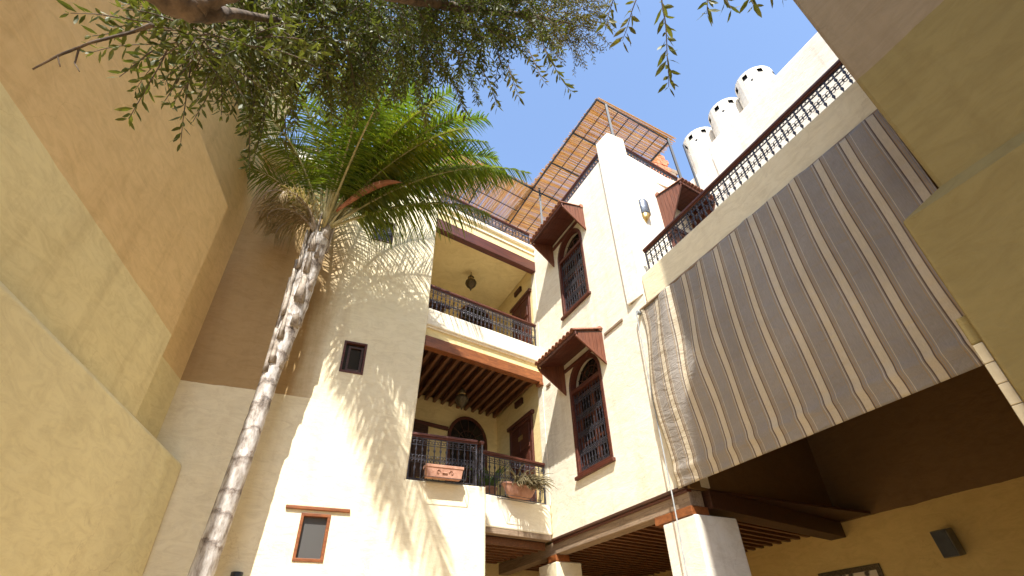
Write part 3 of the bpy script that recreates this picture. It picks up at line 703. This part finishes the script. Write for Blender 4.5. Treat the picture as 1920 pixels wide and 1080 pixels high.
def reed_mat_part(o_, along, across, la, lc, name, overlap):
    mb = MB(); s_ = 0.0; i = 0
    while s_ < la:
        r_ = random.uniform(.006, .011); q = o_ + along*s_ + Vector((0, 0, random.uniform(-.004, .012)))
        a = q - across*random.uniform(.05, overlap); b = q + across*(lc + random.uniform(-.05, .12))
        if random.random() > .012:
            j = along*random.uniform(-.012, .012); mb.tube([a, (a+b)/2 + j + Vector((0, 0, random.uniform(-.012, .008))), b + j], r_, 4)
        s_ += r_*1.7 + (random.uniform(.0, .002) if random.random() < .95 else .008)
    return mb
# local frames so that the grain runs along the canes
C2 = CO - DA*WID
o1 = reed_mat_part(C2, DA, DD, lenA+WID+.04, WID, 'a', .16)
m1 = MB(); inv = Matrix(((DA.x, DD.x, 0, CO.x), (DA.y, DD.y, 0, CO.y), (0, 0, 1, CO.z), (0, 0, 0, 1)))
ii = inv.inverted(); m1.v = [tuple(ii @ Vector(v)) for v in o1.v]; m1.f = o1.f
r1 = part('reed_mat', m1, 'reed', pg, recalc=False); r1.matrix_local = inv; tag(r1, kind='stuff')
o2 = reed_mat_part(CO + DB*.06, -DB, AWB, lenB, WID, 'b', .14)
m2 = MB(); inv = Matrix(((-DB.x, AWB.x, 0, CO.x), (-DB.y, AWB.y, 0, CO.y), (0, 0, 1, CO.z), (0, 0, 0, 1)))
ii = inv.inverted(); m2.v = [tuple(ii @ Vector(v)) for v in o2.v]; m2.f = o2.f
r_2 = part('reed_mat', m2, 'reed', pg, recalc=False); r_2.matrix_local = inv; tag(r_2, kind='stuff')
for x, y, zb in ((2.86, 8.62, .3), (4.92, 9.86, .0), (1.02, 11.72, .1), (-2.0, 9.95, 0.0), (0.0, 14.2, -.3), (3.2, 12.9, -.3), (-3.2, 12.0, -.3)):
    part('post', MB().box(x-.03, x+.03, y-.03, y+.03, zb, ZP-.08), 'steel', pg)

# ================================================================== LAMPS, SPEAKER, PICTURE
def lantern(mtx, z_top, z_ceil, label):
    l = thing('hanging_lantern', label, 'lantern', mtx, 'pierced brass lanterns hanging in the balconies')
    H = 0.62
    part('chain', MB().tube([(0, 0, 0), (0, 0, z_ceil-z_top)], .009, 5), 'bronze', l)
    part('body', MB().lathe([(.012, -H), (.03, -H+.06), (.075, -H+.12), (.14, -H+.20), (.165, -H+.28), (.15, -H+.35), (.10, -H+.40), (.085, -H+.43), (.10, -H+.46), (.098, -H+.50), (.05, -H+.55), (.022, -H+.60), (.012, 0)], 20), 'bronze', l, 0, True)
    rb = MB()
    for i in range(12):
        a = 2*math.pi*i/12; rb.tube([(r_*1.03*math.cos(a), r_*1.03*math.sin(a), z) for r_, z in ((.075, -H+.12), (.14, -H+.20), (.165, -H+.28), (.15, -H+.35), (.10, -H+.40))], .006, 4)
    part('rib', rb, 'bronze', l)
    part('collar', MB().lathe([(.10, -H+.395), (.115, -H+.41), (.10, -H+.425)], 20), 'brass', l, 0, True)
lantern(T(-1.24, 12.25, 11.33), 11.33, 11.42, 'pierced brass lantern under the plain ceiling of the upper balcony')
lantern(T(-1.375, 12.15, 7.50), 7.50, 7.59, 'pierced brass lantern under the wooden joists of the lower balcony')
wl = thing('wall_lamp', 'half-round pierced tin lamp on the white wall beside the terrace door', 'lamp', FD @ T(0.66, -.02, 9.85))
part('shade', MB().lathe([(.12, .16), (.14, .18), (.14, .56), (.12, .62), (.03, .68)], 18), 'chrome', wl, 0, True)
part('tip', MB().lathe([(.008, -.05), (.06, .06), (.125, .157)], 18), 'brass', wl, 0, True)
sp_ = thing('wall_speaker', 'grey box loudspeaker tilted on the yellow passage wall', 'speaker', FA @ T(5.24, 4.52, 2.87) @ Matrix.Rotation(R(10), 4, 'X'))
part('cabinet', MB().box(-.13, .13, -.24, -.02, 0, .40), 'speaker', sp_, 0.015)
part('grille', MB().box(-.115, .115, -.25, -.24, .015, .385), 'black', sp_, 0.004)
part('bracket', MB().box(-.03, .03, -.02, .03, .15, .25), 'black', sp_)
pf = thing('picture_frame', 'dark patterned picture frame hung low on the yellow passage wall', 'picture', FA @ T(2.62, 4.545, 2.18))
fo = rect(0, 1.28, 0, .78)
part('frame', ring_strip(MB(), fo, rect(.09, 1.19, .09, .69), -.04, -.002), 'bronze', pf, 0.012)
m, t, p = nodes('faded_print'); v = mapping(t, (1, 1, 1)); vo = N(t, 'ShaderNodeTexVoronoi'); vo.inputs['Scale'].default_value = 7; t.links.new(v, vo.inputs['Vector'])
t.links.new(ramp(t, vo.outputs['Distance'], [(0.25, (0.05, 0.035, 0.02)), (0.45, (0.62, 0.52, 0.36))]), p.inputs['Base Color']); M['print'] = m
part('print', MB().box(.088, 1.192, -.012, -.004, .088, .692), 'print', pf)

# ================================================================== PLANTERS AND PLANTS
p1 = thing('window_box', 'rectangular terracotta window box on the left end of the lower balcony railing', 'planter', FL @ T(-0.94, -0.16, 4.50))
bx = MB(); tr_ = [(-.36, -.10), (.36, -.10), (.36, .10), (-.36, .10)]
bx.v = [(x*.94, y*.8, 0) for x, y in tr_] + [(x, y, .17) for x, y in tr_] + [(x*1.04, y*1.12, .172) for x, y in tr_] + [(x*1.04, y*1.12, .225) for x, y in tr_] + [(x*.97, y*.85, .225) for x, y in tr_] + [(x*.95, y*.8, .17) for x, y in tr_]
for k in range(0, 20, 4): bx.f += [(k+i, k+(i+1) % 4, k+4+(i+1) % 4, k+4+i) for i in range(4)]
bx.f += [(3, 2, 1, 0), (20, 21, 22, 23)]
part('box', bx, 'terracotta', p1, 0.008)
sw = MB()
for sx in (-1, 1): sw.tube([(sx*(.13-.05*math.cos(a*.5)*(1-a/14)), -.108, .10+.045*math.sin(a*.5)*(1-a/14)) for a in range(13)], .007, 4)
sw.box(-.05, .05, -.11, -.098, .075, .10); part('relief', sw, 'terracotta', p1)
def wire_bracket(parent, x0, x1, y0, y1, z):
    b = MB()
    for x in (x0, x1): b.tube([(x, y1, z+.42), (x, y1, z-.02), (x, y0, z-.02), (x, y0-.05, z+.24), (x, y1, z+.24)], .006, 4)
    for yy, zz in ((y0, -.02), (y1, -.02)): b.tube([(x0, yy, z+zz), (x1, yy, z+zz)], .006, 4)
    part('bracket', b, 'iron', parent)
wire_bracket(p1, -.41, .41, -.13, .14, 0.0)
p2 = thing('oval_planter', 'round-sided terracotta pot with a dry trailing succulent hung on the lower balcony railing', 'planter', FB @ T(-0.98, -0.15, 4.47))
pt = MB(); ns = 20; prof = [(.62, .0), (.80, .07), (.95, .17), (1.0, .22), (1.07, .225), (1.07, .265), (.97, .265), (.93, .2)]
for s_, z in prof:
    for j in range(ns): a = 2*math.pi*j/ns; pt.v.append((.42*s_*math.copysign(abs(math.cos(a))**.7, math.cos(a)), .125*s_*math.copysign(abs(math.sin(a))**.8, math.sin(a)), z))
for i in range(len(prof)-1):
    for j in range(ns): pt.f.append((i*ns+j, i*ns+(j+1) % ns, (i+1)*ns+(j+1) % ns, (i+1)*ns+j))
pt.f += [tuple(range(ns-1, -1, -1)), tuple((len(prof)-1)*ns+j for j in range(ns))]
part('pot', pt, 'terracotta', p2, 0, True)
su = MB()
for i in range(210):
    x = random.uniform(-.16, .42); y = random.uniform(-.10, .08); z = .22; pts = [(x, y, z)]; d = Vector((random.uniform(-.6, .6), random.uniform(-1, .1), random.uniform(.3, 1.1))).normalized()
    q = Vector((x, y, z)); L_ = random.uniform(.18, .62)
    for s_ in range(6):
        q = q + d*L_/6; d = (d + Vector((random.uniform(-.15, .15), random.uniform(-.1, .05), -.34))).normalized()
        q.y = min(q.y, .05); pts.append(tuple(q))
    su.tube(pts, [.013, .014, .012, .013, .010, .008, .003], 4)
part('foliage', su, 'succulent', p2, 0, True, recalc=False)
wire_bracket(p2, -.46, .50, -.14, .14, 0.0)
p3 = thing('balcony_plant', 'green strap-leaved plant in a pot standing behind the lower balcony railing', 'plant', FB @ T(-1.30, 0.55, 4.465))
part('pot', MB().lathe([(.13, 0), (.18, .28), (.20, .29), (.20, .33), (.17, .33), (.16, .28)], 18), 'terracotta', p3, 0, True)
gl = MB()
for i in range(46):
    a = random.uniform(0, 6.28); L_ = random.uniform(.35, .72); q = Vector((.08*math.cos(a), .08*math.sin(a), .28)); d = Vector((math.cos(a)*random.uniform(.3, .9), math.sin(a)*random.uniform(.3, .9), 1)).normalized()
    sd_ = Vector((-math.sin(a), math.cos(a), 0)); k = len(gl.v); ns_ = 6
    for s_ in range(ns_+1):
        wd = .028*math.sin(math.pi*(.12+.88*s_/ns_))+.002; gl.v += [tuple(q-sd_*wd), tuple(q+sd_*wd)]
        q = q + d*L_/ns_; d = (d + Vector((0, 0, -.13))).normalized()
    gl.f += [(k+2*s_, k+2*s_+1, k+2*s_+3, k+2*s_+2) for s_ in range(ns_)]
part('foliage', gl, 'plant', p3, 0, True, recalc=False)

# ================================================================== PALM TREE
CR = Vector((-3.97, 7.82, 9.15))
pm = thing('palm_tree', 'tall feather palm leaning in front of the back wall with a ringed grey trunk', 'palm', T(-4.62, 7.9, 0))
OFF = Vector((-4.62, 7.9, 0))
tp = [(-4.62, 7.9, 0), (-4.50, 7.92, 1.5), (-4.40, 7.93, 2.8), (-4.31, 7.93, 4.35), (-4.25, 7.95, 5.7), (-4.13, 7.93, 7.0), (-4.04, 7.88, 8.2), (-3.98, 7.83, 9.0)]
tpts = []; trad = []
for i in range(len(tp)-1):
    for s_ in range(10):
        f = s_/10; q = Vector(tp[i]).lerp(Vector(tp[i+1]), f); tpts.append(q-OFF)
        base = 0.18 - 0.035*min(1, q.z/5.5) + (0.05*min(1, max(0, (q.z-6.0)/1.2)))
        trad.append(base*(1 + 0.035*math.sin(q.z*21) + random.uniform(-.012, .012)))
part('trunk', MB().tube(tpts, trad, 18), 'trunk', pm, 0, True)
def leaf_base(z, a, L_, wd, out):
    f = (z-5.6)/3.4; c = Vector((-4.26+.28*f, 7.95-.1*f, z)) - OFF
    d = Vector((math.cos(a), math.sin(a), 0)); sd_ = Vector((-d.y, d.x, 0)); mb = MB(); k = 0; ns_ = 5
    r0 = .155 + .06*min(1, max(0, (z-6)/1.2))
    for s_ in range(ns_+1):
        g_ = s_/ns_; q = c + d*(r0+.02+out*g_*g_) + Vector((0, 0, L_*g_)); ww = wd*(1-.75*g_)
        mb.v += [tuple(q-sd_*ww+d*-.04), tuple(q+d*.010), tuple(q+sd_*ww+d*-.04), tuple(q-d*.05)]
    for s_ in range(ns_):
        for j in range(4): mb.f.append((s_*4+j, s_*4+(j+1) % 4, s_*4+4+(j+1) % 4, s_*4+4+j))
    mb.f += [(3, 2, 1, 0), (ns_*4, ns_*4+1, ns_*4+2, ns_*4+3)]
    return mb
ga = 0
for i in range(34):
    z = 5.7 + 3.1*(i/34) + random.uniform(-.15, .15); ga += 2.4 + random.uniform(-.5, .5)
    part('leaf_base', leaf_base(z, ga, random.uniform(.8, 1.6), random.uniform(.055, .10), random.uniform(-.02, .05)), 'leafbase', pm, 0, True)
def frond(p0, az, e0, L_, droop, mat='frond', nl=74, ll=0.62, hang=0.55, stalk=0.16, name='frond', twist=0.0, lw_=.0135, sag=0.0):
    mb = MB(); ms = MB(); q = Vector(p0); pts = []; n_ = 26; az_ = az
    dirs = []
    for s_ in range(n_+1):
        f = s_/n_; e_ = e0 - droop*(f**1.6); az_ = az + twist*f
        d = Vector((math.cos(e_)*math.sin(az_), math.cos(e_)*math.cos(az_), math.sin(e_)))
        pts.append(q.copy()); dirs.append(d); q = q + d*L_/n_
    ms.tube([tuple(v) for v in pts], [.034*(1-.88*(i/n_)) + .003 for i in range(n_+1)], 5)
    for i in range(nl):
        f = stalk + (1-stalk)*(i+.5)/nl
        j = min(n_-1, int(f*n_)); q0 = pts[j].lerp(pts[j+1], f*n_-j); d = dirs[j]
        side = d.cross(Vector((0, 0, 1)))
        if side.length < .05: side = Vector((1, 0, 0))
        side.normalize(); upv = side.cross(d).normalized()
        prof_ = (math.sin(math.pi*(.10+.86*f)))**.6
        for sg in (-1, 1):
            for rep in (0,):
                el = random.uniform(-.35, .75)
                ld = (side*sg*(0.75+random.uniform(-.1, .1)) + d*random.uniform(.45, .75) + upv*el*.6*(1-sag) + Vector((0, 0, -1.3*sag))).normalized()
                l_ = ll*prof_*random.uniform(.8, 1.12); wd = lw_*random.uniform(.8, 1.15); qq = q0.copy(); k = len(mb.v); ns_ = 4
                wv = ld.cross(upv + Vector((random.uniform(-.4, .4), random.uniform(-.4, .4), 0))).normalized()
                for s_ in range(ns_+1):
                    ww = wd*(1-(s_/ns_)**2*.92); mb.v += [tuple(qq-wv*ww), tuple(qq+wv*ww)]
                    qq = qq + ld*l_/ns_; ld = (ld + Vector((0, 0, -hang*random.uniform(.6, 1.2)))*(.35+.25*s_)).normalized()
                    wv = (wv - ld*wv.dot(ld)).normalized()
                mb.f += [(k+2*s_, k+2*s_+1, k+2*s_+3, k+2*s_+2) for s_ in range(ns_)]
    mb.v = [tuple(Vector(v)-OFF) for v in mb.v]; ms.v = [tuple(Vector(v)-OFF) for v in ms.v]
    fr_ = part(name, ms, 'rachis' if mat == 'frond' else 'leafbase', pm, 0, True)
    lf = part('leaflets', mb, mat, fr_, 0, True, recalc=False); tag(lf, kind='stuff')
    return fr_
# azimuth is measured from +Y (towards the wall) clockwise to +X (right); the camera lies near azimuth 150
FR = [(92, 52, 4.5, 1.44), (112, 60, 4.2, 1.55), (138, 60, 4.2, 1.6), (172, 70, 4.0, 1.6),
      (75, 66, 4.1, 1.45), (60, 76, 3.8, 1.2), (120, 80, 4.2, 1.35), (150, 80, 4.2, 1.4), (30, 84, 3.6, .9), (330, 82, 3.4, .9), (215, 62, 3.6, 1.5),
      (235, 70, 3.6, 1.5), (102, 35, 4.7, 1.25), (96, 46, 4.5, 1.6), (116, 40, 3.9, 1.35), (88, 30, 3.6, 1.1), (110, 62, 4.6, 1.6), (200, 76, 3.9, 1.5), (250, 58, 3.0, 1.5),
      (118, 70, 4.4, 1.6), (150, 46, 4.3, 1.45), (157, 60, 4.5, 1.7), (146, 38, 4.9, 1.25), (98, 58, 4.5, 1.75), (108, 48, 4.2, 1.6), (124, 54, 4.0, 1.6)]
for a_, e_, L_, dr in FR:
    d0 = Vector((math.sin(R(a_)), math.cos(R(a_)), 0))*.12
    frond(CR + d0 + Vector((0, 0, random.uniform(-.1, .25))), R(a_), R(e_), L_, dr, nl=98 if 80 < a_ < 130 else 84, lw_=.0155 if 80 < a_ < 130 else .0135, ll=random.uniform(.80, 1.0), hang=random.uniform(.50, .85), twist=random.uniform(-.12, .12), sag=.55 if e_ < 56 and 80 < a_ < 152 else .12)
for a_, e_, L_, dr in [(245, 62, 1.6, 2.9), (225, 66, 1.7, 3.0), (262, 68, 1.5, 2.9), (236, 50, 1.3, 2.8), (208, 60, 1.4, 2.9), (278, 70, 1.4, 2.9)]:
    d0 = Vector((math.sin(R(a_)), math.cos(R(a_)), 0))*.15
    frond(CR + d0 + Vector((0, 0, -.15)), R(a_), R(e_), L_, dr, 'dryfrond', 38, .85, .75, .12, 'dry_frond', 0.0, .008, .3)
sp = MB(); k = 0; ns_ = 12                      # dry boat-shaped spathe on the right of the crown
for i in range(ns_+1):
    f = i/ns_; q = Vector((-3.55+1.35*f, 7.35-.25*f, 9.15+.62*math.sin(f*1.9)-.05*f)) - OFF; wd = .13*math.sin(math.pi*min(1, .06+f*.96))**.8+.006
    sp.v += [tuple(q+Vector((0, -wd*.7, wd*.7))), tuple(q+Vector((.02, -wd*.15, -wd*.55))), tuple(q+Vector((0, wd*.7, wd*.5)))]
for i in range(ns_):
    for j in range(2): sp.f.append((i*3+j, i*3+j+1, i*3+4+j, i*3+3+j))
s_o = part('spathe', sp, 'spathe', pm, 0, True, recalc=False); s_o.modifiers.new('t', 'SOLIDIFY').thickness = .012

# ================================================================== OLIVE TREE OVERHEAD
ol = thing('olive_tree', 'olive tree overhanging the top of the view with a bare brown limb', 'tree', T(-2.3, -0.6, 0))
OO = Vector((-2.3, -0.6, 0))
def limb(pts, rads, name='limb', n=9):
    mb = MB(); P_ = []; Q_ = []
    for i in range(len(pts)-1):
        for s_ in range(6):
            f = s_/6; P_.append(Vector(pts[i]).lerp(Vector(pts[i+1]), f) - OO + Vector([random.uniform(-.1, .1)*rads[i] for _ in range(3)])); Q_.append((rads[i]+(rads[i+1]-rads[i])*f)*(1+random.uniform(-.05, .05)))
    P_.append(Vector(pts[-1])-OO); Q_.append(rads[-1])
    mb.tube([tuple(v) for v in P_], Q_, n); return part(name, mb, 'bark', ol, 0, True)
limb([(-2.3, -.6, 0), (-2.2, -.45, 1.4), (-1.95, -.1, 2.5), (-1.55, .36, 3.15), (-1.28, .64, 3.40)], [.17, .15, .11, .075, .058], 'trunk')
limb([(-1.28, .64, 3.40), (-1.13, .78, 3.37), (-1.06, .85, 3.42), (-1.08, .95, 3.64), (-1.15, 1.35, 4.4)], [.058, .052, .038, .020, .01])
limb([(-1.08, .82, 3.39), (-1.03, .82, 3.48), (-.93, .83, 3.60), (-.75, 1.1, 4.2), (-.3, 1.7, 5.3), (.2, 2.0, 5.8), (.8, 2.9, 7.5)], [.036, .036, .033, .030, .03, .02, .01])
limb([(-1.30, .90, 3.45), (-1.45, .97, 3.56), (-1.52, .93, 3.40), (-1.60, .93, 3.31), (-1.66, .94, 3.24)], [.010, .007, .006, .005, .003], 'twig', 5)
limb([(-1.55, .93, 3.37), (-1.56, .96, 3.31), (-1.53, .97, 3.27)], [.004, .003, .002], 'twig', 4)
limb([(-1.60, .93, 3.31), (-1.585, .95, 3.27)], [.003, .002], 'twig', 4)
def spray(lf, tw_, q, d, L_, ls, droop=.10):
    n_ = max(4, int(L_/.024)); pts = [q.copy()]
    for s_ in range(n_):
        q = q + d*(L_/n_); d = (d + Vector((random.uniform(-.06, .06), random.uniform(-.06, .06), -droop/ n_*4 + random.uniform(-.03, .03)))).normalized(); pts.append(q.copy())
        side = d.orthogonal().normalized(); ang = (s_ % 2)*1.57 + random.uniform(-.4, .4); ax_ = d.cross(side)
        sv = side*math.cos(ang) + ax_*math.sin(ang)
        for sg in (-1, 1):
            if random.random() < .08: continue
            ld = (sv*sg*.85 + d*.62 + Vector((0, 0, -.18))).normalized(); l_ = ls*random.uniform(.75, 1.15)*(0.75 if s_ > n_-2 else 1); wv = ld.cross(Vector((random.uniform(-1, 1), random.uniform(-1, 1), random.uniform(-1, 1)))).normalized()*l_*.135
            nn = ld.cross(wv).normalized()*l_*.05; k = len(lf.v); q0 = q + ld*.004
            lf.v += [tuple(q0), tuple(q0+ld*l_*.38+wv), tuple(q0+ld*l_*.40+nn), tuple(q0+ld*l_*.38-wv), tuple(q0+ld*l_*.74+wv*.75), tuple(q0+ld*l_*.74-wv*.75), tuple(q0+ld*l_-nn)]
            lf.f += [(k, k+2, k+1), (k, k+3, k+2), (k+1, k+2, k+4), (k+2, k+5, k+4), (k+2, k+3, k+5), (k+4, k+5, k+6)]
    tw_.tube([tuple(v) for v in pts], [.0035*(1-.6*i/n_) for i in range(n_+1)], 4, False)
def cluster(blobs, ls, name):
    lf = MB(); tw_ = MB()
    for cx, cy, cz, r_, cnt in blobs:
        c = Vector((cx, cy, cz))
        for i in range(cnt):
            d = Vector((random.gauss(0, 1), random.gauss(0, 1), random.gauss(0, 1))).normalized()
            q = c + d*r_*random.random()**.45
            dd = (d*.8 + Vector((random.uniform(-.5, .5), random.uniform(-.5, .5), random.uniform(-.8, .3)))).normalized()
            spray(lf, tw_, q, dd, random.uniform(.18, .36), ls)
    for mb in (lf, tw_): mb.v = [tuple(Vector(v)-OO) for v in mb.v]
    b_ = tag(part(name, tw_, 'bark', ol, 0, True, recalc=False), kind='stuff')
    tag(part('foliage', lf, 'olive', b_, 0, False, recalc=False), kind='stuff')
cluster([(-1.34, 1.06, 3.68, .10, 12), (-1.32, 1.18, 3.88, .18, 34), (-1.34, 1.36, 4.18, .26, 66), (-1.22, 1.52, 4.55, .30, 74), (-1.33, 1.18, 4.2, .24, 40)], .062, 'crown')
cluster([(-1.05, 1.66, 4.9, .36, 100), (-.65, 1.80, 5.2, .36, 100), (-.22, 1.82, 5.4, .34, 96), (.10, 1.82, 5.6, .28, 60), (-1.19, 1.32, 4.65, .34, 70), (-.79, 1.46, 5.1, .38, 90), (-.25, 1.5, 5.4, .38, 90)], .056, 'crown')
cluster([(-1.2, 2.05, 5.4, .30, 70), (-.72, 2.15, 5.7, .34, 90), (-1.2, 2.15, 6.3, .5, 110), (-.4, 2.25, 6.4, .5, 120), (.15, 2.0, 6.5, .45, 90)], .056, 'crown')
cluster([(.80, 3.0, 7.85, .38, 150), (.45, 2.7, 7.4, .36, 110)], .05, 'crown')
for q, d, L_ in [((.66, .98, 3.74), (.0, .30, -.62), .42), ((.60, 1.05, 3.90), (-.25, .3, -.5), .22), ((.52, 1.08, 4.0), (-.2, .2, -.5), .2), ((.86, .98, 3.77), (-.1, .15, -.5), .13), ((.90, .97, 3.74), (.1, .1, -.4), .11), ((1.0, .95, 3.71), (.0, .1, -.4), .10), ((1.04, .95, 3.70), (.3, .0, -.2), .10),
             ((.24, 1.60, 4.52), (.3, .25, -.8), .34), ((.15, 1.65, 4.6), (.25, .2, -.8), .30), ((.02, 1.75, 4.62), (.15, .2, -.9), .30), ((-1.28, 1.5, 3.75), (.1, .35, -.9), .30), ((-1.25, 1.55, 3.85), (-.05, .3, -.9), .25),
             ((-1.27, 1.72, 4.1), (.1, .3, -.9), .3), ((-1.36, 1.0, 3.46), (-.2, .05, -.25), .16), ((-.6, 2.0, 4.75), (.2, .3, -.9), .3), ((-.35, 2.0, 4.8), (.2, .25, -.8), .28), ((-.15, 1.9, 4.8), (.3, .2, -.7), .3)]:
    lf = MB(); tw_ = MB(); spray(lf, tw_, Vector(q), Vector(d).normalized(), L_, .068, .05)
    for mb in (lf, tw_): mb.v = [tuple(Vector(v)-OO) for v in mb.v]
    b_ = part('hanging_sprig', tw_, 'bark', ol, 0, True, recalc=False); tag(part('foliage', lf, 'olive', b_, 0, False, recalc=False), kind='stuff')
